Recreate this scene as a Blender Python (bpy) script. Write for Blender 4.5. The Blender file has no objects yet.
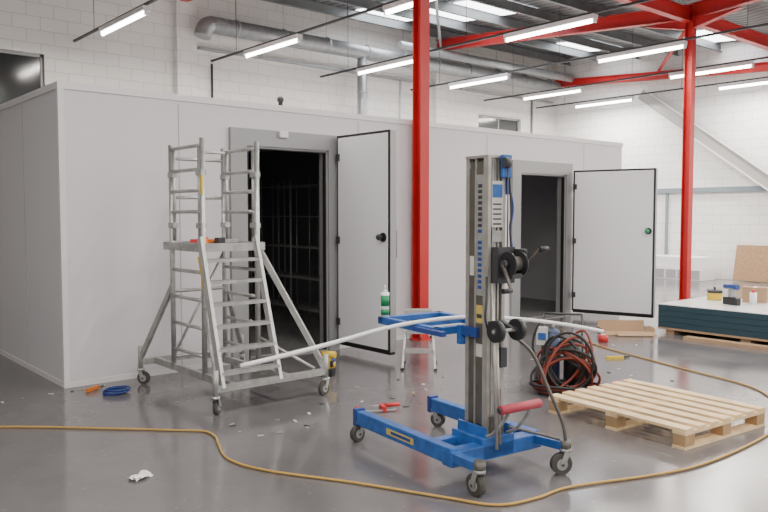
import bpy, bmesh, math, random
from mathutils import Vector, Matrix, Euler
random.seed(7)
R=math.radians
# ---------------------------------------------------------------- materials
def mat(name,col,rough=0.5,metal=0.0,var=0.0,vscale=6.0,bump=0.0,bscale=40.0,emit=0.0,rvar=0.0):
    m=bpy.data.materials.new(name); m.use_nodes=True
    nt=m.node_tree; b=nt.nodes['Principled BSDF']
    b.inputs['Base Color'].default_value=(*col,1)
    b.inputs['Roughness'].default_value=rough
    b.inputs['Metallic'].default_value=metal
    tc=nt.nodes.new('ShaderNodeTexCoord')
    if var>0 or rvar>0:
        n=nt.nodes.new('ShaderNodeTexNoise'); n.inputs['Scale'].default_value=vscale
        n.inputs['Detail'].default_value=6
        nt.links.new(tc.outputs['Object'],n.inputs['Vector'])
        if var>0:
            r=nt.nodes.new('ShaderNodeValToRGB')
            r.color_ramp.elements[0].position=0.3; r.color_ramp.elements[1].position=0.7
            r.color_ramp.elements[0].color=(*[max(0,c*(1-var)) for c in col],1)
            r.color_ramp.elements[1].color=(*[min(1,c*(1+var)) for c in col],1)
            nt.links.new(n.outputs['Fac'],r.inputs['Fac'])
            nt.links.new(r.outputs['Color'],b.inputs['Base Color'])
        if rvar>0:
            mr=nt.nodes.new('ShaderNodeMapRange')
            mr.inputs['To Min'].default_value=rough-rvar; mr.inputs['To Max'].default_value=rough+rvar
            nt.links.new(n.outputs['Fac'],mr.inputs['Value'])
            nt.links.new(mr.outputs['Result'],b.inputs['Roughness'])
    if bump>0:
        n2=nt.nodes.new('ShaderNodeTexNoise'); n2.inputs['Scale'].default_value=bscale
        nt.links.new(tc.outputs['Object'],n2.inputs['Vector'])
        bp=nt.nodes.new('ShaderNodeBump'); bp.inputs['Strength'].default_value=bump; bp.inputs['Distance'].default_value=0.01
        nt.links.new(n2.outputs['Fac'],bp.inputs['Height'])
        nt.links.new(bp.outputs['Normal'],b.inputs['Normal'])
    if emit>0:
        b.inputs['Emission Color'].default_value=(*col,1)
        b.inputs['Emission Strength'].default_value=emit
    return m

def block_mat(name,axis,c1=(0.82,0.80,0.77),c2=(0.78,0.76,0.73),mortar=(0.60,0.59,0.57)):
    m=bpy.data.materials.new(name); m.use_nodes=True
    nt=m.node_tree; b=nt.nodes['Principled BSDF']; b.inputs['Roughness'].default_value=0.5
    tc=nt.nodes.new('ShaderNodeTexCoord'); sp=nt.nodes.new('ShaderNodeSeparateXYZ'); cb=nt.nodes.new('ShaderNodeCombineXYZ')
    nt.links.new(tc.outputs['Object'],sp.inputs[0])
    nt.links.new(sp.outputs[axis],cb.inputs[0]); nt.links.new(sp.outputs['Z'],cb.inputs[1])
    br=nt.nodes.new('ShaderNodeTexBrick'); br.inputs['Scale'].default_value=1.0
    br.inputs['Brick Width'].default_value=0.45; br.inputs['Row Height'].default_value=0.225
    br.inputs['Mortar Size'].default_value=0.009; br.inputs['Mortar Smooth'].default_value=0.7
    br.inputs['Color1'].default_value=(*c1,1); br.inputs['Color2'].default_value=(*c2,1); br.inputs['Mortar'].default_value=(*mortar,1)
    nt.links.new(cb.outputs[0],br.inputs['Vector']); nt.links.new(br.outputs['Color'],b.inputs['Base Color'])
    bp=nt.nodes.new('ShaderNodeBump'); bp.invert=True; bp.inputs['Strength'].default_value=0.4; bp.inputs['Distance'].default_value=0.01
    nt.links.new(br.outputs['Fac'],bp.inputs['Height']); nt.links.new(bp.outputs['Normal'],b.inputs['Normal'])
    return m

def floor_mat():
    m=bpy.data.materials.new('painted_concrete'); m.use_nodes=True
    nt=m.node_tree; b=nt.nodes['Principled BSDF']
    tc=nt.nodes.new('ShaderNodeTexCoord')
    n=nt.nodes.new('ShaderNodeTexNoise'); n.inputs['Scale'].default_value=0.8; n.inputs['Detail'].default_value=8; n.inputs['Roughness'].default_value=0.6
    nt.links.new(tc.outputs['Object'],n.inputs['Vector'])
    r=nt.nodes.new('ShaderNodeValToRGB')
    r.color_ramp.elements[0].position=0.3; r.color_ramp.elements[0].color=(0.118,0.110,0.114,1)
    r.color_ramp.elements[1].position=0.72; r.color_ramp.elements[1].color=(0.170,0.160,0.165,1)
    nt.links.new(n.outputs['Fac'],r.inputs['Fac'])
    n3=nt.nodes.new('ShaderNodeTexNoise'); n3.inputs['Scale'].default_value=22; n3.inputs['Detail'].default_value=10
    nt.links.new(tc.outputs['Object'],n3.inputs['Vector'])
    r3=nt.nodes.new('ShaderNodeValToRGB'); r3.color_ramp.elements[0].position=0.64; r3.color_ramp.elements[1].position=0.82
    nt.links.new(n3.outputs['Fac'],r3.inputs['Fac'])
    mx=nt.nodes.new('ShaderNodeMixRGB'); mx.inputs['Color2'].default_value=(0.27,0.26,0.26,1)
    nt.links.new(r3.outputs['Color'],mx.inputs['Fac']); nt.links.new(r.outputs['Color'],mx.inputs['Color1'])
    nt.links.new(mx.outputs['Color'],b.inputs['Base Color'])
    mr=nt.nodes.new('ShaderNodeMapRange'); mr.inputs['To Min'].default_value=0.04; mr.inputs['To Max'].default_value=0.28
    n2=nt.nodes.new('ShaderNodeTexNoise'); n2.inputs['Scale'].default_value=1.6; n2.inputs['Detail'].default_value=7
    nt.links.new(tc.outputs['Object'],n2.inputs['Vector']); nt.links.new(n2.outputs['Fac'],mr.inputs['Value'])
    nt.links.new(mr.outputs['Result'],b.inputs['Roughness'])
    b.inputs['IOR'].default_value=1.58
    bp=nt.nodes.new('ShaderNodeBump'); bp.inputs['Strength'].default_value=0.03; bp.inputs['Distance'].default_value=0.01
    nt.links.new(n2.outputs['Fac'],bp.inputs['Height']); nt.links.new(bp.outputs['Normal'],b.inputs['Normal'])
    return m

def roof_mat():
    m=bpy.data.materials.new('profiled_roof_sheet'); m.use_nodes=True
    nt=m.node_tree; b=nt.nodes['Principled BSDF']
    b.inputs['Roughness'].default_value=0.5
    tc=nt.nodes.new('ShaderNodeTexCoord'); w=nt.nodes.new('ShaderNodeTexWave'); w.wave_type='BANDS'; w.bands_direction='X'
    w.inputs['Scale'].default_value=1.5
    nt.links.new(tc.outputs['Object'],w.inputs['Vector'])
    r=nt.nodes.new('ShaderNodeValToRGB'); r.color_ramp.elements[0].color=(0.10,0.105,0.11,1); r.color_ramp.elements[1].color=(0.19,0.195,0.20,1)
    nt.links.new(w.outputs['Fac'],r.inputs['Fac']); nt.links.new(r.outputs['Color'],b.inputs['Base Color'])
    bp=nt.nodes.new('ShaderNodeBump'); bp.inputs['Strength'].default_value=0.8; bp.inputs['Distance'].default_value=0.03
    nt.links.new(w.outputs['Fac'],bp.inputs['Height']); nt.links.new(bp.outputs['Normal'],b.inputs['Normal'])
    return m

M=dict(
 blockX=block_mat('painted_block_x','X'), blockY=block_mat('painted_block_y','Y',(0.86,0.85,0.83),(0.82,0.81,0.79)),
 floor=floor_mat(), roof=roof_mat(),
 panel=mat('white_panel_steel',(0.66,0.635,0.66),0.42,var=0.015,vscale=1.5),
 panelside=mat('ribbed_panel_steel',(0.68,0.67,0.70),0.42),
 joint=mat('panel_joint',(0.36,0.35,0.37),0.5),
 trimw=mat('white_trim',(0.74,0.72,0.73),0.4),
 doorw=mat('door_white',(0.84,0.82,0.88),0.4),
 frameg=mat('door_frame_grey',(0.31,0.31,0.315),0.45,metal=0.2),
 gasket=mat('black_gasket',(0.012,0.012,0.012),0.7),
 red=mat('red_steel_paint',(0.52,0.018,0.020),0.45,var=0.08,vscale=3),
 galv=mat('galvanised_steel',(0.38,0.40,0.41),0.42,metal=0.6,var=0.12,vscale=9),
 purlin=mat('purlin_steel',(0.20,0.215,0.22),0.5,metal=0.3,var=0.1),
 alu=mat('aluminium',(0.50,0.50,0.49),0.38,metal=0.7,var=0.12,vscale=20),
 aluw=mat('aluminium_worn',(0.39,0.39,0.38),0.5,metal=0.55,var=0.2,vscale=14,bump=0.1),
 mastalu=mat('mast_extrusion',(0.42,0.40,0.37),0.42,metal=0.55,var=0.18,vscale=10),
 mastin=mat('mast_inner',(0.12,0.11,0.10),0.5,metal=0.4,var=0.2,vscale=8),
 ply=mat('platform_ply',(0.13,0.12,0.11),0.7,var=0.2),
 black=mat('black_plastic',(0.018,0.018,0.02),0.45),
 rubber=mat('rubber_tyre',(0.06,0.055,0.05),0.75,var=0.2,vscale=30),
 dark=mat('dark_steel',(0.06,0.06,0.065),0.5,metal=0.4),
 blue=mat('blue_powder_coat',(0.022,0.105,0.36),0.42,var=0.25,vscale=14),
 bluedk=mat('blue_plastic',(0.02,0.055,0.24),0.45),
 yellow=mat('yellow_plastic',(0.72,0.48,0.03),0.5),
 label=mat('sticker_pale',(0.55,0.54,0.50),0.5),
 labely=mat('sticker_yellow',(0.55,0.42,0.10),0.5),
 orange=mat('orange_cable',(0.46,0.28,0.07),0.55),
 orangepl=mat('orange_plastic',(0.70,0.20,0.03),0.5),
 redpl=mat('red_plastic',(0.55,0.03,0.03),0.45),
 redgrip=mat('red_grip',(0.38,0.045,0.07),0.6),
 green=mat('green_label',(0.015,0.24,0.09),0.5),
 white=mat('white_plastic',(0.86,0.86,0.86),0.4),
 paper=mat('paper',(0.75,0.74,0.70),0.8),
 wood=mat('pallet_pine',(0.78,0.58,0.34),0.7,var=0.16,vscale=7,bump=0.15),
 woodd=mat('pallet_pine_block',(0.42,0.27,0.14),0.8,var=0.15,vscale=7),
 osb=mat('chipboard',(0.33,0.20,0.11),0.8,var=0.15,vscale=20),
 card=mat('cardboard',(0.40,0.26,0.155),0.8,var=0.06),
 teal=mat('panel_edge_foam',(0.018,0.052,0.075),0.6),
 tealj=mat('panel_edge_joint',(0.035,0.08,0.105),0.6),
 stacktop=mat('panel_face_white',(0.80,0.81,0.82),0.25),
 hosered=mat('hose_red',(0.21,0.035,0.02),0.5),
 hoseblk=mat('hose_black',(0.02,0.02,0.022),0.5),
 hoseblu=mat('hose_blue',(0.03,0.05,0.11),0.5),
 glass=mat('dark_glass',(0.03,0.035,0.035),0.12),
 tray=mat('blue_grey_trunking',(0.20,0.25,0.28),0.5),
 brace=mat('brace_grey',(0.34,0.335,0.32),0.5,metal=0.1),
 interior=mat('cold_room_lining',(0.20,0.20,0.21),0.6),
 rack=mat('rack_grey',(0.36,0.36,0.37),0.45,metal=0.4),
 tube=mat('fluorescent_tube',(1.0,0.97,0.90),0.5,emit=18.0),
 sky=mat('rooflight_panel',(0.93,0.96,1.0),0.5,emit=8.0),
)
# ---------------------------------------------------------------- mesh builder
class B:
    def __init__(s): s.bm=bmesh.new(); s.mats=[]
    def mi(s,k):
        if k not in s.mats: s.mats.append(k)
        return s.mats.index(k)
    def _tag(s,faces,k,smooth=False):
        i=s.mi(k)
        for f in faces: f.material_index=i; f.smooth=smooth
    def box(s,c,size,k,rot=(0,0,0),bev=0.0):
        mtx=Matrix.Translation(Vector(c))@Euler(rot).to_matrix().to_4x4()@Matrix.Diagonal((size[0],size[1],size[2],1))
        r=bmesh.ops.create_cube(s.bm,size=1.0,matrix=mtx)
        fs=set(f for v in r['verts'] for f in v.link_faces)
        s._tag(fs,k)
        if bev>0:
            es=list(set(e for v in r['verts'] for e in v.link_edges))
            rr=bmesh.ops.bevel(s.bm,geom=es,offset=bev,segments=2,affect='EDGES',profile=0.5)
            s._tag(rr['faces'],k)
    def bx(s,x0,x1,y0,y1,z0,z1,k,bev=0.0):
        s.box(((x0+x1)/2,(y0+y1)/2,(z0+z1)/2),(abs(x1-x0),abs(y1-y0),abs(z1-z0)),k,bev=bev)
    def beam(s,p1,p2,w,h,k,up=(0,0,1)):
        p1=Vector(p1);p2=Vector(p2);d=(p2-p1);L=d.length;d.normalize();up=Vector(up)
        if abs(d.dot(up))>0.98: up=Vector((0,1,0))
        x=d.cross(up).normalized(); u=x.cross(d).normalized()
        m=Matrix((x,d,u)).transposed().to_4x4()
        mtx=Matrix.Translation((p1+p2)/2)@m@Matrix.Diagonal((w,L,h,1))
        r=bmesh.ops.create_cube(s.bm,size=1.0,matrix=mtx)
        s._tag(set(f for v in r['verts'] for f in v.link_faces),k)
    def cyl(s,p1,p2,r1,k,r2=None,seg=14,caps=True):
        p1=Vector(p1);p2=Vector(p2);d=p2-p1;L=d.length
        if r2 is None: r2=r1
        q=Vector((0,0,1)).rotation_difference(d.normalized()).to_matrix().to_4x4()
        r=bmesh.ops.create_cone(s.bm,cap_ends=caps,cap_tris=False,segments=seg,radius1=r1,radius2=r2,depth=L,matrix=Matrix.Translation((p1+p2)/2)@q)
        fs=set(f for v in r['verts'] for f in v.link_faces); i=s.mi(k)
        for f in fs: f.material_index=i; f.smooth=(len(f.verts)==4)
    def sph(s,c,r,k,sc=(1,1,1)):
        rr=bmesh.ops.create_uvsphere(s.bm,u_segments=14,v_segments=8,radius=r,matrix=Matrix.Translation(Vector(c))@Matrix.Diagonal((*sc,1)))
        s._tag(set(f for v in rr['verts'] for f in v.link_faces),k,True)
    def sweep(s,pts,r,k,seg=8,closed=False,sub=5,rfn=None):
        P=[Vector(p) for p in pts];n=len(P);out=[]
        if sub>1:
            rng=range(n if closed else n-1)
            for i in rng:
                if closed: a,b,c,d=P[(i-1)%n],P[i],P[(i+1)%n],P[(i+2)%n]
                else: a,b,c,d=P[max(i-1,0)],P[i],P[i+1],P[min(i+2,n-1)]
                for j in range(sub):
                    t=j/sub
                    out.append(0.5*((2*b)+(c-a)*t+(2*a-5*b+4*c-d)*t*t+(3*b-a-3*c+d)*t**3))
            if not closed: out.append(P[-1])
        else: out=P
        N=len(out);rings=[];prev=None
        for i in range(N):
            if closed: t=out[(i+1)%N]-out[(i-1)%N]
            else: t=out[min(i+1,N-1)]-out[max(i-1,0)]
            if t.length<1e-9: t=Vector((0,0,1))
            t.normalize()
            if prev is None:
                a=Vector((0,0,1)) if abs(t.z)<0.9 else Vector((1,0,0))
                nrm=t.cross(a).normalized()
            else:
                nrm=(prev-t*prev.dot(t)).normalized()
            prev=nrm; bn=t.cross(nrm)
            rr=r if rfn is None else r*rfn(i/(N-1))
            rings.append([s.bm.verts.new(out[i]+rr*(math.cos(2*math.pi*q/seg)*nrm+math.sin(2*math.pi*q/seg)*bn)) for q in range(seg)])
        mi=s.mi(k)
        for i in range(N if closed else N-1):
            a=rings[i];b=rings[(i+1)%N]
            for q in range(seg):
                f=s.bm.faces.new((a[q],a[(q+1)%seg],b[(q+1)%seg],b[q])); f.material_index=mi; f.smooth=True
        if not closed:
            for rg in (rings[0],rings[-1]):
                f=s.bm.faces.new(rg); f.material_index=mi
    def poly(s,pts,k,th=0.0,dirv=(0,0,1)):
        vs=[s.bm.verts.new(Vector(p)) for p in pts]
        f=s.bm.faces.new(vs); mi=s.mi(k); f.material_index=mi
        if th:
            e=bmesh.ops.extrude_face_region(s.bm,geom=[f])
            nv=[g for g in e['geom'] if isinstance(g,bmesh.types.BMVert)]
            bmesh.ops.translate(s.bm,verts=nv,vec=Vector(dirv)*th)
            for g in e['geom']:
                if isinstance(g,bmesh.types.BMFace): g.material_index=mi
            for v in nv:
                for ff in v.link_faces: ff.material_index=mi
    def done(s,name,loc=(0,0,0),rotz=0.0,origin=None,parent=None):
        if origin is not None:
            bmesh.ops.translate(s.bm,verts=s.bm.verts,vec=-Vector(origin)); loc=origin
        bmesh.ops.recalc_face_normals(s.bm,faces=s.bm.faces)
        me=bpy.data.meshes.new(name); s.bm.to_mesh(me); s.bm.free()
        for k in s.mats: me.materials.append(M[k])
        o=bpy.data.objects.new(name,me); bpy.context.scene.collection.objects.link(o)
        o.location=loc; o.rotation_euler=(0,0,rotz)
        if parent: o.parent=parent
        return o

XR=16.1; YB=6.6; XL=-9.0; YF=-15.0
# ---------------------------------------------------------------- shell
b=B(); b.bx(XL,XR+0.2,YF,YB+0.2,-0.2,0,'floor'); b.done('floor')
b=B()
W1=(-1.2,1.85,3.05,4.33); W2=(12.8,14.55,3.3,4.25)
xs=[XL,W1[0],W1[1],W2[0],W2[1],XR+0.2]
for i in range(5):
    x0,x1=xs[i],xs[i+1]
    if i in (1,3):
        w=W1 if i==1 else W2
        b.bx(x0,x1,YB,YB+0.2,0,w[2],'blockX'); b.bx(x0,x1,YB,YB+0.2,w[3],6.3,'blockX')
    else: b.bx(x0,x1,YB,YB+0.2,0,6.3,'blockX')
for px in (4.42,11.3): b.bx(px-0.2,px+0.2,YB-0.14,YB,0,5.7,'blockX')
b.done('wall_back')
b=B(); b.bx(XR,XR+0.2,YF,YB,0,6.6,'blockY'); b.done('wall_right')
b=B(); b.bx(XL-0.2,XL,YF,YB+0.2,0,6.8,'blockY'); b.done('wall_left')
def zr(y): return 5.62+0.075*abs(y)
b=B()
for (y0,y1) in ((0,YB+0.2),(YF,0)):
    b.poly([(XL,y0,zr(y0)),(XR+0.2,y0,zr(y0)),(XR+0.2,y1,zr(y1)),(XL,y1,zr(y1))],'roof',0.08)
b.done('ceiling')
for i,w in enumerate((W1,W2)):
    b=B(); x0,x1,z0,z1=w; y=YB+0.06
    for (a,c,d,e) in ((x0,x1,z0,z0+.05),(x0,x1,z1-.05,z1),(x0,x0+.05,z0,z1),(x1-.05,x1,z0,z1),((x0+x1)/2-.02,(x0+x1)/2+.02,z0,z1)):
        b.bx(a,c,y,y+0.05,d,e,'frameg')
    b.bx(x0,x1,y+0.02,y+0.03,z0,z1,'glass')
    b.bx(x0-0.02,x1+0.02,YB-0.03,YB+0.06,z0-0.04,z0,'trimw')
    b.done('window_%d'%(i+1))
# steel frame
def ibeam(b,p1,p2,w,h,k):
    p1=Vector(p1);p2=Vector(p2); d=(p2-p1).normalized()
    up=Vector((0,0,1)) if abs(d.z)<0.9 else Vector((0,1,0))
    x=d.cross(up).normalized(); u=x.cross(d).normalized(); t=0.014
    b.beam(p1+u*(h/2-t/2),p2+u*(h/2-t/2),w,t,k,up=u)
    b.beam(p1-u*(h/2-t/2),p2-u*(h/2-t/2),w,t,k,up=u)
    b.beam(p1,p2,0.012,h-2*t,k,up=u)
CXS=(4.36,11.12); CY=-0.13
for cx in CXS:
    b2=B(); ibeam(b2,(cx,CY,0.012),(cx,CY,5.25),0.15,0.15,'red')
    b2.bx(cx-0.12,cx+0.12,CY-0.13,CY+0.08,0,0.015,'red')
    for sx in (-.09,.09):
        b2.cyl((cx+sx,CY-0.1,0.015),(cx+sx,CY-0.1,0.05),0.014,'dark',seg=6)
    b2.done('steel_column',origin=(cx,CY,0))
for cx in CXS:
    for (y0,y1) in ((CY,YB-0.15),(CY,YF)):
        b3=B(); ibeam(b3,(cx,y0,5.28),(cx,y1,5.28+0.075*abs(y1-y0)),0.15,0.26,'red')
        sg=1 if y1>y0 else -1
        b3.poly([(cx-0.01,y0,5.15),(cx-0.01,y0+sg*0.9,5.2),(cx-0.01,y0,4.95)],'red',0.02,(1,0,0))
        b3.beam((cx,y0,4.96),(cx,y0+sg*0.9,5.17),0.13,0.014,'red')
        b3.done('roof_rafter',origin=(cx,y0,5.28))
b=B(); ibeam(b,(XL+0.02,CY,5.2),(XR-0.02,CY,5.2),0.14,0.24,'red'); b.done('valley_beam')
b=B(); ibeam(b,(XR-0.12,YB-0.1,5.38),(XR-0.12,-0.3,4.95),0.15,0.2,'red'); ibeam(b,(XR-0.12,-0.3,4.95),(XR-0.12,YF,5.9),0.15,0.2,'red'); b.done('gable_rafter')
b=B()
b.cyl((4.4,-0.2,5.3),(11.1,6.3,5.6),0.03,'galv',seg=8); b.cyl((11.1,-0.2,5.15),(15.9,3.2,5.3),0.045,'red',seg=8)
b.done('roof_brace')
ys=[6.1,5.0,3.9,2.8,1.7,0.7,-1.0,-2.2,-3.4,-4.6,-5.8,-7,-8.2,-9.4,-10.6,-12]
b=B()
for y in ys:
    z=zr(y)-0.12
    b.bx(XL+.02,XR-.02,y-0.008,y+0.008,z-0.1,z+0.1,'purlin'); b.bx(XL+.02,XR-.02,y-0.06,y,z-0.1,z-0.088,'purlin'); b.bx(XL+.02,XR-.02,y,y+0.06,z+0.088,z+0.1,'purlin')
b.done('roof_purlins')
b=B()
for (x0,y0) in ((9.0,3.95),(9.0,2.85),(13.9,3.95),(8.2,5.05),(14.3,0.8),(2.0,-4.5),(9,-4.5),(9,-7),(2,-8),(-4,-4.5),(13.9,-4.5)):
    y1=y0+1.0
    b.poly([(x0,y0,zr(y0)-0.015),(x0+1.5,y0,zr(y0)-0.015),(x0+1.5,y1,zr(y1)-0.015),(x0,y1,zr(y1)-0.015)],'sky')
b.done('rooflight_panels')
# ducts
b=B(); dy=YB-0.42
b.cyl((4.75,dy,5.22),(15.6,dy,5.19),0.16,'galv',seg=20)
b.sweep([(5.1,dy,5.22),(4.8,dy,5.22),(4.66,dy,5.15),(4.6,dy,4.97)],0.16,'galv',seg=18)
for i in range(10):
    x=5.3+i*1.1; b.cyl((x,dy,5.22),(x+0.04,dy,5.22),0.175,'galv',seg=20)
    b.cyl((x+.02,dy,5.37),(x+.02,dy,5.9),0.006,'galv',seg=6)
b.cyl((8.5,dy,5.2),(8.5,dy,2.80),0.11,'galv',seg=18)
for z in (4.9,4.3,3.7,3.2): b.cyl((8.5,dy,z),(8.5,dy,z+0.03),0.12,'galv',seg=18)
b.cyl((9.3,dy-0.35,5.42),(15.8,dy-0.35,5.42),0.10,'galv',seg=14)
b.done('ventilation_duct')
b=B()
b.beam((4.7,YB-0.05,4.83),(15.9,YB-0.05,4.83),0.1,0.05,'galv')
b.cyl((5.0,YB-0.03,4.56),(5.0,YB-0.03,2.8),0.02,'dark',seg=8)
b.cyl((10.0,YB-0.03,4.8),(10.0,YB-0.03,2.8),0.02,'trimw',seg=8)
b.cyl((15.0,YB-0.03,4.8),(15.0,YB-0.03,0.3),0.03,'galv',seg=8)
b.done('wall_conduit')
# lights
rows=[-5.6,-3.0,-0.3,2.35,5.0,7.65,10.35,13.0,15.2]
starts=[5.25,1.3,-3.0,-6.9,-10.8]
for rx in rows:
    b=B(); b.bx(rx-0.02,rx+0.02,-13,YB-0.02,4.605,4.64,'dark')
    for yy in (5.6,2.2,-1.5,-5,-9): b.cyl((rx,yy,4.64),(rx,yy,zr(yy)-0.05),0.005,'dark',seg=5)
    b.done('lighting_trunking')
    for ysx in starts:
        if rx<0 and ysx>0 : continue
        b=B(); y1=ysx; y0=ysx-1.75
        b.bx(rx-0.055,rx+0.055,y0,y1,4.53,4.60,'trimw')
        b.cyl((rx,y0+0.03,4.505),(rx,y1-0.03,4.505),0.03,'tube',seg=10)
        b.bx(rx-0.03,rx+0.03,y0,y0+0.03,4.47,4.54,'white'); b.bx(rx-0.03,rx+0.03,y1-0.03,y1,4.47,4.54,'white')
        o=b.done('fluorescent_light',origin=(rx,(y0+y1)/2,4.55))
        L=bpy.data.lights.new('tube_lamp','AREA'); L.shape='RECTANGLE'; L.size=0.12; L.size_y=1.7
        L.energy=66 if rx<12 else 150
        L.color=(1.0,0.94,0.86)
        lo=bpy.data.objects.new('tube_lamp',L); bpy.context.scene.collection.objects.link(lo); lo.parent=o; lo.location=(0,0,-0.085)
# right wall fittings
b=B(); b.bx(XR-0.08,XR-0.004,-9,5.9,2.14,2.26,'tray')
for y in (-6,-3,0,3,5.8): b.bx(XR-0.06,XR-0.004,y-0.03,y+0.03,0,2.14,'tray')
b.done('cable_trunking')
b=B(); b.beam((XR-0.18,3.7,4.75),(XR-0.18,-2.6,0.10),0.10,0.30,'brace',up=(0,0.6,0.8))
for s_ in (-1,1): b.beam((XR-0.25,3.7-0.06*s_*1.2,4.75+0.08*s_*1.6),(XR-0.25,-2.6-0.06*s_*1.2,0.10+0.08*s_*1.6+0.04),0.03,0.03,'trimw',up=(0,0.6,0.8))
b.done('diagonal_brace')
b=B()
b.bx(15.1,15.8,1.55,3.4,0,0.28,'trimw',bev=0.01); b.bx(15.15,15.8,1.6,3.35,0.29,0.56,'white',bev=0.01)
for i in range(6): b.bx(15.09,15.1,1.6+i*0.3,1.85+i*0.3,0.04,0.25,'joint')
b.done('storage_crates')
b=B(); b.box((XR-0.22,0.72,0.44),(0.04,0.8,0.86),'osb',rot=(0,R(12),0)); b.done('chipboard_sheet')

# ---------------------------------------------------------------- cold room
CW=9.14; CH=2.70; CT=2.79; CD=5.2; T=0.1
D1=(1.90,2.98,2.33); D2=(6.45,7.55,2.20)
b=B()
def frontp(x0,x1,z0,z1): b.bx(x0,x1,0,T,z0,z1,'panel')
frontp(0,D1[0],0,CH); frontp(D1[0],D1[1],D1[2],CH); frontp(D1[1],D2[0],0,CH); frontp(D2[0],D2[1],D2[2],CH); frontp(D2[1],CW,0,CH)
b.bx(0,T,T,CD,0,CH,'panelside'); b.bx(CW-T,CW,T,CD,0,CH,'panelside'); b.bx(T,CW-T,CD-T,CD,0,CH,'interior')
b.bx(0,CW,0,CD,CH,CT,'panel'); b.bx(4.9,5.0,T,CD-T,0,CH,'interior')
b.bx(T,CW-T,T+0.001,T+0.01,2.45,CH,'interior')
for x in (1.15,3.45,4.6,5.75,8.05): b.bx(x-0.004,x+0.004,-0.003,0.0,0.06,CH,'joint')
for y in (1.15,2.3,3.45): b.bx(-0.003,0,y-0.004,y+0.004,0.06,CH,'joint')
b.bx(-0.014,0.04,-0.014,-0.0005,0,CT-0.06,'trimw'); b.bx(-0.014,-0.0005,-0.0005,0.04,0,CT-0.06,'trimw')
b.bx(-0.016,CW+0.01,-0.016,-0.0005,CT-0.06,CT+0.004,'trimw'); b.bx(-0.016,-0.0005,-0.0005,CD,CT-0.06,CT+0.004,'trimw')
b.bx(-0.012,-0.0005,0.04,CD,0,0.05,'trimw')
for (x0,x1) in ((0.04,D1[0]-.2),(D1[1]+.15,D2[0]-.18),(D2[1]+.16,CW)): b.bx(x0,x1,-0.012,-0.0005,0,0.05,'trimw')
for d in (D1,D2):
    x0,x1,z=d; t=-0.045; wd=0.19
    b.bx(x0-wd,x0,t,0.0,0,z+wd-0.01,'frameg'); b.bx(x1,x1+0.15,t,0.0,0,z+wd-0.01,'frameg'); b.bx(x0,x1,t,0.0,z,z+wd-0.01,'frameg')
    b.bx(x0-0.001,x0+0.02,-0.02,T+0.02,0,z,'frameg'); b.bx(x1-0.02,x1+0.001,-0.02,T+0.02,0,z,'frameg'); b.bx(x0,x1,-0.02,T+0.02,z-0.02,z+0.001,'frameg')
    b.bx(x0+0.02,x1-0.02,-0.03,T+0.03,0.0,0.012,'alu')
    for xx in (x0+0.03,x1-0.035): b.bx(xx,xx+0.006,-0.02,0.03,0.02,z-0.03,'gasket')
b.box((D1[0]+0.45,-0.06,2.47),(0.11,0.05,0.07),'trimw',bev=0.008)
b.bx(0.1,CW-0.1,0.13,CD-0.1,0.001,0.02,'aluw')
croom=b.done('cold_room')
b=B(); b.cyl((2.55,0.3,CT),(2.55,0.3,CT+0.10),0.025,'black'); b.sph((2.55,0.3,CT+0.12),0.04,'black'); b.done('temperature_sensor',parent=croom)
def leaf(name,hinge,ang,L,z0,z1):
    b=B(); T=0.09; s=1; e=-1
    b.bx(0,L,0,s*T,z0,z1,'frameg',bev=0.006)
    b.bx(0.0,L,0,e*0.010,z0,z1,'gasket')
    g=0.028
    b.bx(g,L-g,e*0.010,e*0.018,z0+g,z1-g,'doorw')
    zc=1.35; xh=L-0.09
    b.cyl((xh,e*0.018,zc),(xh,e*0.035,zc),0.05,'black',seg=16); b.cyl((xh,e*0.035,zc),(xh,e*0.075,zc),0.022,'black'); b.sph((xh,e*0.085,zc),0.035,'green' if L>1.1 else 'black')
    b.bx(L-0.12,L-0.06,s*T,s*(T+0.03),1.1,1.45,'alu'); b.cyl((L-0.09,s*(T+0.07),1.12),(L-0.09,s*(T+0.07),1.42),0.012,'black')
    for z in (1.14,1.40): b.cyl((L-0.09,s*(T+0.03),z),(L-0.09,s*(T+0.07),z),0.008,'black',seg=8)
    for z in (z0+0.25,z1-0.25,(z0+z1)/2):
        b.bx(-0.02,0.18,s*T,s*(T+0.02),z-0.03,z+0.03,'alu'); b.cyl((-0.015,s*T*0.7,z-0.07),(-0.015,s*T*0.7,z+0.07),0.018,'alu')
        b.bx(0.0,0.06,e*0.03,e*0.012,z-0.04,z+0.04,'dark')
    b.bx(0.01,L-0.01,0.01*s,s*(T-0.01),z0-0.03,z0,'gasket')
    return b.done(name,loc=(hinge[0],hinge[1],0),rotz=ang)
leaf('door_1',(3.08,-0.085),R(-90),0.93,0.10,2.50)
leaf('door_2',(7.62,-0.12),R(-75),1.24,0.10,2.27)
def rack(loc,w,d,h,n,rot=0):
    b=B()
    for x in (0,w/2,w):
        for y in (0,d): b.cyl((x,y,0.02),(x,y,h),0.016,'rack',seg=8)
    for i in range(n):
        z=0.25+i*(h-0.35)/(n-1)
        for y in (0,d): b.cyl((0,y,z),(w,y,z),0.009,'rack',seg=6)
        for k in range(int(w/0.08)): b.cyl((k*0.08,0,z),(k*0.08,d,z),0.003,'rack',seg=4)
    for k in range(7): b.cyl((w*k/7,d,0.2),(w*k/7,d,h),0.006,'rack',seg=5)
    b.done('storage_rack',loc=(*loc,0),rotz=rot,parent=croom)
rack((1.2,3.0),2.2,0.5,2.1,5); rack((4.3,0.9),2.2,0.5,2.1,5,R(90)); rack((1.0,4.1),3.0,0.5,2.1,5)
rack((2.6,1.2),1.0,0.45,2.2,4,R(80))
rack((6.2,4.2),2.4,0.5,2.1,4)

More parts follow.
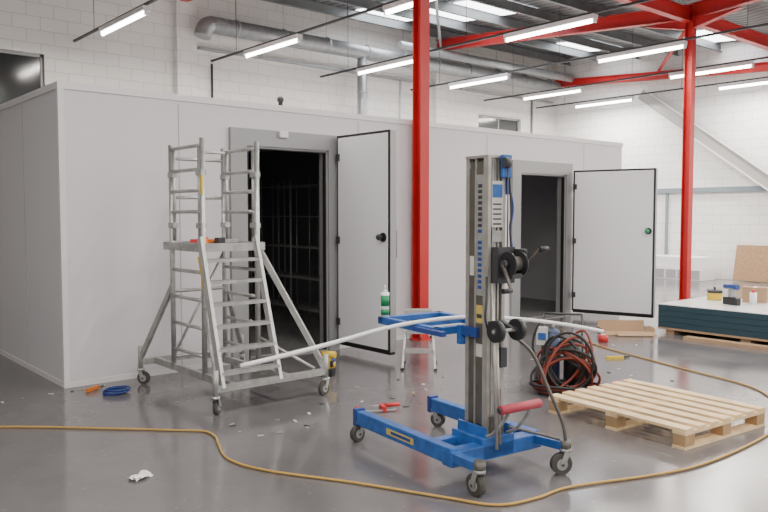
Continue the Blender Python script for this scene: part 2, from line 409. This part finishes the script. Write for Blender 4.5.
# ---------------------------------------------------------------- casters
def caster(b,x,y,r,htop,ang=0.0,fork='alu',w=0.035):
    a=Vector((math.cos(ang),math.sin(ang),0)); n=Vector((-math.sin(ang),math.cos(ang),0))
    c=Vector((x,y,r))-a*0.03
    b.cyl(c-n*w/2,c+n*w/2,r,'rubber',seg=20); b.cyl(c-n*(w/2+0.004),c+n*(w/2+0.004),r*0.55,'aluw',seg=14); b.cyl(c-n*(w/2+0.014),c+n*(w/2+0.014),0.009,'dark',seg=8)
    for sg in (-1,1):
        p=c+n*sg*(w/2+0.010); top=Vector((x,y,2*r+0.015))+n*sg*(w/2+0.010)
        b.beam(p,top,0.035,0.004,fork,up=n)
    b.cyl((x,y,2*r+0.01),(x,y,2*r+0.03),0.035,fork); b.cyl((x,y,2*r+0.03),(x,y,htop),0.016,fork)

# ---------------------------------------------------------------- podium scaffold tower
b=B(); xa,xb,yf,yn=0.75,1.275,-0.675,-1.28; r=0.023
for x in (xa,xb):
    for y in (yf,yn):
        b.cyl((x,y,0.18),(x,y,2.24 if y==yn else 2.22),r,'alu')
    for z in (2.18,1.98,1.80,1.62):
        b.cyl((x,yf,z),(x,yn,z),0.016,'alu')
    for z in (1.1,0.86,0.62,0.38):
        b.cyl((x,yf,z),(x,yn,z),0.016,'alu')
    for y in (yf-0.06,yn+0.06): b.cyl((x,y,1.36),(x,y,2.18),0.015,'alu')
    for z in (1.5,1.95): b.box((x,yn+0.03,z),(0.05,0.1,0.045),'aluw'); b.box((x,yf-0.03,z),(0.05,0.1,0.045),'aluw')
b.bx(xa-0.04,xb+0.04,yn-0.02,yf+0.04,1.325,1.345,'ply')
for y in (yn-0.03,yf+0.05): b.bx(xa-0.05,xb+0.05,y-0.012,y+0.012,1.28,1.35,'aluw')
for x in (xa-0.05,xb+0.05): b.bx(x-0.012,x+0.012,yn-0.03,yf+0.05,1.28,1.35,'aluw')
for z in (2.1,1.75): b.cyl((xa,yf,z),(xb,yf,z),0.015,'alu')
for z in (0.9,0.3): b.cyl((xa,yf,z),(xb,yf,z),0.016,'alu')
b.cyl((xa,yf,0.3),(xb,yf,1.25),0.013,'alu')
b.cyl((xa,yn,2.12),(xa+0.2,yn-0.02,2.12),0.013,'alu')
xl,xr_,y0,y1=0.60,1.68,-0.28,-1.75
for x in (xa,xb): b.bx(x-0.02,x+0.02,y1,y0,0.18,0.24,'aluw')
b.bx(xl,xr_,y1-0.02,y1+0.02,0.18,0.235,'aluw'); b.bx(xl,xr_,y0-0.02,y0+0.02,0.18,0.235,'aluw')
lt=Vector((0,yn-0.02,1.34)); lb=Vector((0,y1,0.2))
for x in (0.66,1.2):
    b.beam((x+0.05 if x<1 else x+0.04,lt.y,lt.z+0.06),(x,lb.y,lb.z),0.03,0.065,'alu',up=(0,1,0.3))
for i in range(6):
    t=(i+0.75)/6.4; p=lt.lerp(lb,t); sh=0.05*(1-t)
    b.box((0.93+sh,p.y,p.z),(0.54,0.085,0.028),'aluw')
b.beam((xb,yn,1.32),(xr_,y1,0.22),0.045,0.045,'aluw'); b.beam((xa,yf,0.95),(xl,y0,0.24),0.04,0.04,'aluw')
b.beam((xb,yf,0.95),(xr_,y0,0.24),0.04,0.04,'aluw'); b.cyl((xb,yn,0.5),(xr_-0.1,y1+0.03,0.24),0.014,'alu')
b.cyl((xa,yn,0.8),(0.66,y1+.1,0.24),0.014,'alu')
for (x,y,a) in ((xl,y0,2.2),(xl,y1,3.9),(xr_,y1,0.3),(xr_,y0,1.0)):
    caster(b,x,y,0.06,0.24,a)
    b.cyl((x,y,0.15),(x,y,0.36),0.024,'aluw')
b.box((xa-.02,yn-.02,1.85),(0.012,0.03,0.16),'yellow'); b.box((0.69,-1.36,1.1),(0.006,0.03,0.3),'yellow',rot=(R(-20),0,0))
b.done('scaffold_tower',origin=(1.0,-1.0,0))
b=B(); z=1.346
b.cyl((0.85,-1.2,z+0.02),(0.99,-1.1,z+0.02),0.018,'orangepl'); b.box((0.95,-1.2,z+0.025),(0.12,0.04,0.05),'dark',rot=(0,0,0.6)); b.box((0.82,-1.05,z+0.02),(0.14,0.03,0.03),'redpl',rot=(0,0,-0.4)); b.box((1.1,-1.1,z+0.015),(0.16,0.05,0.03),'aluw',rot=(0,0,0.3)); b.box((0.80,-1.2,z+0.03),(0.05,0.05,0.06),'orangepl')
b.done('hand_tools',origin=(0.95,-1.15,z))

# ---------------------------------------------------------------- material lift
b=B()
for sx in (-1,1):
    x=sx*0.33
    b.bx(x-0.035,x+0.035,-0.12,0.93,0.115,0.215,'blue',bev=0.008)
    b.bx(x-0.037,x+0.037,0.93,0.97,0.105,0.225,'bluedk')
    b.bx(x-0.038,x-0.0355,0.25,0.55,0.145,0.185,'labely' if sx<0 else 'blue')
    b.bx(x-0.0385,x-0.038,0.28,0.5,0.155,0.175,'bluedk')
    b.beam((x,-0.10,0.165),(x+sx*0.02,-0.36,0.175),0.06,0.05,'blue')
    caster(b,x,0.93,0.055,0.16,1.2+sx,fork='aluw',w=0.04)
    caster(b,x+sx*0.02,-0.36,0.065,0.2,-1.0+sx*0.6,fork='aluw',w=0.045)
    b.cyl((x+sx*0.02,-0.36,0.145),(x+sx*0.02,-0.36,0.21),0.034,'mastin')
b.bx(-0.37,0.37,-0.14,-0.04,0.105,0.20,'blue',bev=0.008)
b.bx(-0.30,0.30,0.10,0.17,0.12,0.20,'blue',bev=0.006)
b.bx(-0.13,0.13,-0.14,0.16,0.11,0.24,'blue',bev=0.006)
b.bx(-0.105,-0.09,-0.13,0.13,0.22,0.30,'blue'); b.bx(0.09,0.105,-0.13,0.13,0.22,0.30,'blue')
zt=1.94
MX=0.070
b.bx(-MX+0.01,MX-0.01,-0.08,0.085,0.12,zt-0.02,'mastin')
for (x0,x1,yy) in ((-MX,-0.046,-0.104),(-0.030,-0.017,-0.094),(-0.009,0.009,-0.088),(0.017,0.030,-0.094),(0.046,MX,-0.104)):
    b.bx(x0,x1,yy,-0.078,0.14,zt,'mastalu'); b.bx(x0,x1,0.083,0.102,0.14,zt,'mastalu')
for (y0_,y1_) in ((-0.100,-0.062),(0.070,0.100)):
    for sx in (-1,1): b.bx(sx*(MX+0.002),sx*(MX-0.016),y0_,y1_,0.14,zt,'mastalu')
for sx in (-1,1): b.bx(sx*(MX-0.001),sx*(MX-0.012),0.006,0.020,0.14,zt,'mastalu')
b.bx(-MX+0.008,-MX+0.003,-0.062,0.070,0.30,zt-0.06,'mastin')
xf=-MX+0.003
b.bx(xf-0.001,xf,-0.058,0.004,1.10,1.84,'aluw')
for i in range(19):
    z=1.14+i*0.0345
    if i in (9,): continue
    b.bx(xf-0.002,xf-0.001,-0.046,-0.010,z,z+0.021,'bluedk' if i<11 else 'dark')
b.bx(xf-0.0015,xf,0.026,0.064,1.22,1.34,'label'); b.bx(xf-0.0015,xf,-0.056,0.002,0.93,1.04,'labely')
b.bx(xf-0.002,xf-0.0015,-0.05,-0.004,0.96,0.985,'dark'); b.bx(xf-0.0015,xf,-0.056,0.002,0.72,0.80,'label')
b.bx(-0.044,0.044,-0.108,-0.105,1.52,1.80,'label'); b.bx(-0.040,0.040,-0.1095,-0.108,1.70,1.78,'blue')
for i in range(5): b.bx(-0.036,0.034,-0.1090,-0.108,1.535+i*0.03,1.545+i*0.03,'dark')
b.bx(-0.040,0.040,-0.108,-0.105,1.43,1.50,'aluw')
b.bx(-0.045,0.04,-0.109,-0.106,0.52,0.66,'aluw')
b.bx(-0.074,0.074,-0.106,0.105,zt,zt+0.016,'mastalu')
b.bx(0.02,0.095,-0.135,-0.108,zt-0.12,zt+0.02,'blue',bev=0.006); b.bx(0.074,0.095,-0.125,0.10,zt-0.22,zt+0.02,'bluedk',bev=0.006)
b.cyl((0.02,-0.14,zt-0.03),(0.06,-0.14,zt-0.03),0.033,'dark',seg=16); b.cyl((0.05,-0.145,zt-0.06),(0.05,-0.145,1.30),0.004,'dark',seg=6)
b.sweep([(0.085,-0.12,zt-0.16),(0.11,-0.13,zt-0.3),(0.09,-0.13,1.5),(0.095,-0.15,1.35)],0.006,'bluedk')
b.sweep([(0.08,-0.125,zt-0.10),(0.095,-0.13,zt-0.34),(0.085,-0.13,1.52),(0.09,-0.14,1.38)],0.006,'black')
b.bx(-0.10,0.10,0.105,0.15,0.78,0.90,'blue'); b.bx(-0.092,-0.074,-0.03,0.13,0.84,0.90,'bluedk')
zf=0.872
b.bx(-0.27,0.27,0.15,0.195,zf-0.028,zf+0.02,'blue',bev=0.004)
for sx in (-1,1):
    b.bx(sx*0.22,sx*0.27,0.15,0.80,zf-0.028,zf+0.02,'blue',bev=0.004)
    b.bx(sx*0.265,sx*0.30,0.05,0.35,zf-0.02,zf+0.01,'bluedk')
b.bx(-0.27,0.27,0.74,0.80,zf-0.02,zf+0.02,'blue',bev=0.004)
b.bx(-0.22,0.22,0.46,0.50,zf-0.02,zf+0.01,'blue')
zw=1.30
b.bx(-0.04,0.10,-0.16,-0.105,zw-0.12,zw+0.10,'dark')
b.cyl((-0.005,-0.215,zw),(0.08,-0.215,zw),0.045,'mastin',seg=20)
b.cyl((-0.015,-0.215,zw),(-0.004,-0.215,zw),0.075,'black',seg=24); b.cyl((0.08,-0.215,zw),(0.09,-0.215,zw),0.075,'black',seg=24)
b.box((0.105,-0.195,zw+0.02),(0.03,0.11,0.14),'black',bev=0.008); b.box((0.03,-0.215,zw-0.07),(0.08,0.08,0.03),'dark')
b.cyl((0.12,-0.215,zw+0.02),(0.15,-0.215,zw+0.02),0.014,'dark'); b.beam((0.155,-0.215,zw+0.02),(0.155,-0.31,zw+0.09),0.02,0.01,'mastin'); b.cyl((0.155,-0.31,zw+0.09),(0.215,-0.32,zw+0.09),0.016,'black')
b.cyl((-0.03,-0.215,zw),(-0.05,-0.215,zw),0.026,'dark'); b.beam((-0.05,-0.215,zw),(-0.05,-0.29,zw-0.15),0.02,0.01,'mastin'); b.cyl((-0.05,-0.29,zw-0.15),(-0.12,-0.29,zw-0.15),0.015,'black')
zl=0.90
b.cyl((-0.11,-0.20,zl),(0.14,-0.20,zl),0.012,'aluw')
for x in (-0.085,0.085):
    b.cyl((x-0.018,-0.20,zl),(x+0.018,-0.20,zl),0.066,'black',seg=22); b.cyl((x-0.023,-0.20,zl),(x+0.023,-0.20,zl),0.022,'dark',seg=14)
b.beam((-0.05,-0.10,zl+0.04),(-0.05,-0.21,zl),0.03,0.02,'dark'); b.beam((0.05,-0.10,zl+0.04),(0.05,-0.21,zl),0.03,0.02,'dark')
zg=0.46
for x in (-0.09,0.09): b.sweep([(x,-0.11,0.24),(x,-0.2,0.29),(x,-0.30,zg-0.05),(x,-0.32,zg)],0.011,'aluw')
b.cyl((-0.16,-0.32,zg),(0.16,-0.32,zg),0.027,'redgrip',seg=16); b.cyl((-0.17,-0.32,zg),(0.17,-0.32,zg),0.016,'dark')
b.cyl((-0.055,-0.13,1.18),(-0.11,-0.24,0.20),0.010,'mastalu'); b.cyl((-0.02,-0.13,0.9),(-0.02,-0.17,0.20),0.010,'mastalu')
b.sweep([(0.12,-0.15,0.84),(0.20,-0.22,0.74),(0.27,-0.29,0.52),(0.335,-0.345,0.32),(0.35,-0.36,0.20)],0.011,'mastin')
b.sweep([(0.09,-0.12,0.28),(0.2,-0.2,0.25),(0.33,-0.33,0.21)],0.009,'mastin')
b.sweep([(-0.075,-0.10,1.22),(-0.11,-0.14,1.08),(-0.12,-0.14,0.98),(-0.08,-0.12,0.90)],0.007,'dark')
b.box((0.04,-0.12,0.72),(0.05,0.03,0.12),'dark'); b.box((0.0,-0.115,0.30),(0.10,0.02,0.12),'mastin')
b.done('material_lift',loc=(1.28,-3.98,0),rotz=R(-6.5))
def lift(x,y):
    a=R(-6.5); return (1.28+x*math.cos(a)-y*math.sin(a),-3.98+x*math.sin(a)+y*math.cos(a))
lx,ly=lift(-0.235,0.76)
b=B(); b.cyl((0,0,0),(0,0,0.17),0.029,'white',seg=18); b.cyl((0,0,0.015),(0,0,0.055),0.0295,'green',seg=18); b.cyl((0,0,0.075),(0,0,0.15),0.0295,'green',seg=18); b.cyl((0,0,0.17),(0,0,0.185),0.012,'white'); b.cyl((0,0,0.185),(0,0,0.22),0.009,'white',r2=0.003)
b.done('sealant_cartridge',loc=(lx,ly,zf+0.0205))
def W(X,Y,z): return (-2.24+X*0.76+Y*0.65,-7.13-X*0.65+Y*0.76,z)
b=B()
pts=[W(-.87,4.53,.68),W(-.51,4.60,.757),W(-.25,4.68,.815),W(-.02,4.78,.866),W(.23,4.84,.906),W(.55,4.93,.925),W(.92,5.02,.897),W(1.25,5.12,.845),W(1.52,5.2,.787)]
b.sweep(pts,0.0135,'white',seg=8,rfn=lambda t:1.1-0.2*t)
b.done('plastic_trim_strip',origin=pts[4])

# ---------------------------------------------------------------- pallet
b=B(); Wd=1.04; Ln=1.22; n=7
for i in range(n):
    x=-Wd/2+0.05+i*(Wd-0.1)/(n-1); b.bx(x-0.048,x+0.048,-Ln/2,Ln/2,0.122,0.144,'wood',bev=0.002)
for y in (-Ln/2+0.05,0,Ln/2-0.05):
    b.bx(-Wd/2,Wd/2,y-0.05,y+0.05,0.10,0.1215,'wood'); b.bx(-Wd/2,Wd/2,y-0.05,y+0.05,0.0,0.02,'wood')
    for x in (-Wd/2+0.06,0,Wd/2-0.06): b.bx(x-0.055,x+0.055,y-0.048,y+0.048,0.02,0.10,'woodd')
b.done('wooden_pallet',loc=(3.15,-4.07,0),rotz=R(-5))

# ---------------------------------------------------------------- extension lead
b=B()
pts=[(-2.6,-0.2),(-1.5,-0.6),(-.8,-1.03),(-.14,-1.66),(.12,-1.93),(.3,-2.12),(.30,-2.3),(.235,-2.47),(.13,-2.8),(.2,-3.15),(.485,-3.68),(.72,-4.18),(.86,-4.45),(1.1,-4.53),(1.40,-4.55),(1.9,-4.74),(2.32,-4.85),(2.9,-4.87),(3.5,-4.83),(3.95,-4.73),(4.5,-4.4),(4.85,-4.02),(5.1,-3.32),(5.35,-2.63),(5.65,-1.9),(6.3,-0.9)]
b.sweep([(x,y,0.010) for x,y in pts],0.0085,'orange',seg=6,sub=8)
b.done('extension_lead')

# ---------------------------------------------------------------- hose trolley
b=B()
b.cyl((-0.09,0.05,0.06),(-0.09,0.05,0.52),0.07,'hoseblu',seg=18); b.sph((-0.09,0.05,0.52),0.07,'hoseblu',(1,1,0.6)); b.cyl((-0.09,0.05,0.55),(-0.09,0.05,0.62),0.02,'alu')
b.cyl((0.09,0.05,0.06),(0.09,0.05,0.42),0.08,'hoseblk',seg=18); b.sph((0.09,0.05,0.42),0.08,'hoseblk',(1,1,0.6)); b.cyl((0.09,0.05,0.45),(0.09,0.05,0.53),0.02,'alu')
b.bx(-0.2,0.2,-0.05,0.15,0.04,0.06,'dark')
for sx in (-1,1):
    b.cyl((sx*0.21,0.15,0.07),(sx*0.25,0.15,0.07),0.07,'rubber',seg=18); b.cyl((sx*0.19,0.14,0.06),(sx*0.17,0.16,0.68),0.011,'dark')
b.cyl((-0.17,0.16,0.68),(0.17,0.16,0.68),0.011,'dark')
rk=['hosered','hoseblk','hosered','hoseblk','hosered','hoseblk','hosered','hoseblk','hosered','hosered','hoseblk','hosered','hoseblk','hoseblk','hosered']
for i,k in enumerate(rk):
    ra=random.uniform(0.14,0.27); rz=random.uniform(0.14,0.28); cx=random.uniform(-0.04,0.07); tilt=random.uniform(-0.5,0.5); yy=-0.05-i*0.012
    cz=rz+0.015+random.uniform(0,0.05)
    pts=[(cx+ra*math.cos(t)+tilt*0.2*math.sin(t),yy+tilt*0.15*math.cos(t)-0.03*math.sin(t*2),cz+rz*math.sin(t)) for t in [2*math.pi*j/12 for j in range(12)]]
    b.sweep(pts,0.012,k,seg=7,closed=True,sub=4)
for i in range(5):
    ra=0.24+0.02*i
    b.sweep([(0.04+ra*math.cos(t),-0.16+0.5*ra*math.sin(t),0.014+0.02*i) for t in [2*math.pi*j/12 for j in range(12)]],0.012,'hosered' if i%2 else 'hoseblk',seg=7,closed=True,sub=4)
b.sweep([(-0.09,0.03,0.6),(-0.2,-0.05,0.62),(-0.26,-0.08,0.4),(-0.15,-0.12,0.15)],0.011,'hoseblk')
b.sweep([(0.09,0.03,0.51),(0.2,-0.02,0.55),(0.26,-0.08,0.35),(0.18,-0.12,0.12)],0.011,'hosered')
b.box((-0.18,-0.03,0.50),(0.10,0.06,0.16),'label'); b.box((-0.18,-0.065,0.50),(0.07,0.01,0.06),'blue')
b.done('hose_trolley',loc=(3.39,-3.03,0),rotz=R(-54))
# step stool
b=B()
for sx in (-1,1):
    b.beam((sx*0.17,-0.22,0.0),(sx*0.13,0.0,0.57),0.022,0.045,'alu',up=(0,1,0.4)); b.beam((sx*0.17,0.20,0.0),(sx*0.13,0.03,0.55),0.02,0.03,'alu',up=(0,1,0.4))
    b.box((sx*0.17,-0.22,0.012),(0.035,0.06,0.024),'black'); b.box((sx*0.17,0.20,0.012),(0.03,0.04,0.024),'black')
b.box((0,0.0,0.58),(0.31,0.2,0.03),'alu'); b.box((0,-0.10,0.38),(0.29,0.12,0.03),'alu'); b.box((0,-0.16,0.19),(0.31,0.13,0.03),'alu')
b.box((0,-0.01,0.598),(0.26,0.16,0.006),'aluw'); b.box((0,0.17,0.15),(0.31,0.02,0.02),'alu')
b.done('step_stool',loc=(3.17,-1.38,0),rotz=R(-45))
# cordless drill
b=B()
b.bx(-0.045,0.045,-0.06,0.07,0,0.07,'black',bev=0.008); b.bx(-0.022,0.022,-0.03,0.03,0.07,0.18,'yellow',bev=0.008); b.cyl((0,-0.08,0.21),(0,0.06,0.21),0.034,'yellow',seg=16); b.cyl((0,0.06,0.21),(0,0.11,0.21),0.026,'black',r2=0.016,seg=14); b.cyl((0,0.11,0.21),(0,0.15,0.21),0.006,'alu',seg=8)
b.bx(-0.025,0.025,-0.05,-0.03,0.09,0.15,'black')
b.done('cordless_drill',loc=(2.16,-1.13,0),rotz=R(35))
b=B(); b.cyl((0,0,0),(0,0,0.2),0.045,'bluedk',seg=18); b.cyl((0,0,0.2),(0,0,0.21),0.047,'alu',seg=18); b.cyl((0,0,0.05),(0,0,0.11),0.046,'yellow',seg=18); b.done('paint_tin',loc=(2.28,-1.02,0))
# blue cable coil
b=B()
for i in range(5):
    ra=0.09+0.012*(i%3); b.sweep([(0.01*i+ra*math.cos(t),ra*math.sin(t)*0.9,0.009+0.009*i) for t in [2*math.pi*j/10 for j in range(10)]],0.006,'bluedk',seg=6,closed=True,sub=4)
b.sweep([(0.09,0,0.02),(0.16,0.08,0.008),(0.2,0.2,0.008)],0.006,'bluedk',seg=6)
b.done('blue_cable_coil',loc=(0.25,-0.52,0))
b=B(); b.box((0,0,0.02),(0.16,0.03,0.03),'orangepl'); b.cyl((0.08,0,0.02),(0.15,0.01,0.02),0.008,'alu'); b.done('screwdriver',loc=(0.15,-0.27,0),rotz=0.6)
b=B(); b.beam((-0.22,0,0.015),(0.1,0.0,0.015),0.02,0.012,'alu'); b.box((-0.2,0.05,0.02),(0.025,0.12,0.03),'redpl'); b.box((0.0,0.05,0.025),(0.03,0.13,0.04),'redpl'); b.cyl((0.03,0.1,0.03),(0.16,0.1,0.03),0.016,'redpl'); b.cyl((-0.1,0.1,0.03),(0.03,0.1,0.03),0.006,'alu')
b.done('bar_clamp',loc=(1.68,-2.55,0),rotz=R(-25))
def scrap(loc,s,seed,nm='paper_scrap',k='paper',hh=0.22):
    random.seed(seed); b=B(); n=7; g=[[b.bm.verts.new(((i-3)*s/6,(j-3)*s/9,0.002+random.uniform(0,hh*s))) for j in range(n)] for i in range(n)]
    mi=b.mi(k)
    for i in range(n-1):
        for j in range(n-1):
            f=b.bm.faces.new((g[i][j],g[i+1][j],g[i+1][j+1],g[i][j+1])); f.material_index=mi
    return b.done(nm,loc=(*loc,0.0),rotz=random.uniform(-1,1))
scrap((-.44,-2.75),0.13,1)
# small off-cuts, screws and swarf lying about, as one object
random.seed(21); b=B()
for i in range(46):
    z0=random.choice([(0.3,2.0,-2.6,-1.95),(1.8,3.0,-2.6,-1.7),(4.2,5.0,-3.6,-2.8),(4.3,6.3,-2.3,-0.6),(-0.6,0.4,-0.25,-0.12)])
    x=random.uniform(z0[0],z0[1]); y=random.uniform(z0[2],z0[3]); a=random.uniform(0,3.1); l=random.uniform(0.015,0.06)
    b.box((x,y,0.004),(l,random.uniform(0.006,0.02),0.006),random.choice(['dark','label','paper','card','aluw','dark']),rot=(0,0,a))
b.done('floor_debris')
b=B(); b.box((0,0,0.015),(0.2,0.03,0.03),'yellow'); b.cyl((0.08,0.02,0.015),(0.2,0.07,0.015),0.012,'black'); b.done('snips',loc=(5.08,-2.5,0),rotz=-0.6)
b=B(); b.cyl((0,0,0),(0,0,0.09),0.06,'redpl',seg=18); b.cyl((0,0,0.09),(0,0,0.1),0.03,'white',seg=12); b.done('tape_roll',loc=(5.95,-1.78,0))
b=B(); b.cyl((0,0,0),(0,0,0.012),0.05,'redpl',seg=16); b.cyl((0,0,0.012),(0,0,0.06),0.02,'redpl',seg=12); b.cyl((0,0,0.06),(0,0,0.072),0.05,'redpl',seg=16); b.done('solder_spool',loc=(3.82,-3.34,0))

# ---------------------------------------------------------------- panel stack on the right
b=B(); sx0,sx1,sy0,sy1=7.15,8.55,-5.2,-1.84
for y in (-2.0,-3.0,-4.0,-5.0): b.bx(sx0+0.02,sx1,y-0.06,y+0.06,0,0.06,'card')
b.bx(sx0-0.01,sx1,sy0,sy1,0.06,0.085,'card')
for i in range(4):
    z=0.085+i*0.076
    b.bx(sx0,sx1,sy0,sy1,z+0.003,z+0.073,'teal'); b.bx(sx0-0.003,sx1+0.003,sy0-0.003,sy1+0.003,z+0.073,z+0.076,'tealj' if i<3 else 'stacktop')
b.bx(sx0-0.006,sx1+0.006,sy0-0.006,sy1+0.006,0.389,0.397,'stacktop')
b.done('insulated_panel_stack',origin=(7.85,-3.4,0))
b=B()
b.box((0.0,0.0,0.008),(0.62,0.34,0.012),'card'); b.box((0.0,0.17,0.085),(0.62,0.012,0.15),'card',rot=(R(-12),0,0)); b.box((-0.31,0,0.05),(0.012,0.32,0.09),'card',rot=(0,R(-20),0)); b.box((0.33,-0.02,0.05),(0.012,0.3,0.1),'card',rot=(0,R(30),0))
b.box((0.1,-0.2,0.03),(0.5,0.12,0.01),'card',rot=(R(18),0,0))
b.done('cardboard_box',loc=(6.72,-1.60,0),rotz=R(-42))
b=B(); b.box((0,0,0.02),(0.14,2.6,0.04),'card'); b.box((0.10,0.1,0.015),(0.05,2.3,0.03),'woodd'); b.done('packing_timber',loc=(6.95,-3.65,0),rotz=R(1))
zt2=0.3975
b=B(); b.bx(-0.13,0.13,-0.09,0.09,0,0.10,'yellow',bev=0.01); b.bx(-0.135,0.135,-0.095,0.095,0.10,0.14,'dark',bev=0.01); b.cyl((-0.06,0,0.17),(0.06,0,0.17),0.01,'black'); b.bx(-0.06,-0.05,-0.01,0.01,0.14,0.17,'black'); b.bx(0.05,0.06,-0.01,0.01,0.14,0.17,'black'); b.done('tool_case',loc=(8.2,-2.1,zt2),rotz=R(30))
b=B(); b.bx(-0.04,0.04,-0.12,0.12,0,0.1,'black',bev=0.01); b.bx(-0.03,0.03,-0.04,0.04,0.1,0.22,'aluw',bev=0.005); b.cyl((0,-0.1,0.24),(0,0.12,0.24),0.035,'bluedk'); b.done('power_drill',loc=(7.75,-2.55,zt2),rotz=R(-20))
b=B(); b.cyl((0,0,0),(0,0,0.16),0.045,'white',seg=16); b.cyl((0,0,0.16),(0,0,0.2),0.02,'redpl'); b.done('plastic_bottle',loc=(8.0,-2.72,zt2))
b=B(); b.box((0,0,0.10),(0.2,0.3,0.2),'card'); b.box((0,0,0.203),(0.21,0.31,0.006),'card'); b.box((0,0,0.207),(0.21,0.05,0.002),'paper'); b.done('screw_carton',loc=(8.3,-2.62,zt2),rotz=0.3)

# ---------------------------------------------------------------- world, camera
w=bpy.data.worlds.new('World'); bpy.context.scene.world=w; w.use_nodes=True
bg=w.node_tree.nodes['Background']; bg.inputs['Color'].default_value=(1.0,0.98,0.98,1); bg.inputs['Strength'].default_value=1.1
cd=bpy.data.cameras.new('camera'); cam=bpy.data.objects.new('camera',cd); bpy.context.scene.collection.objects.link(cam)
cd.sensor_width=36; cd.lens=755/768*36; cd.clip_end=200
cam.location=(-2.24,-7.13,1.6); cam.rotation_euler=(R(90-3.18),0,-math.atan2(0.65,0.76))
bpy.context.scene.camera=cam
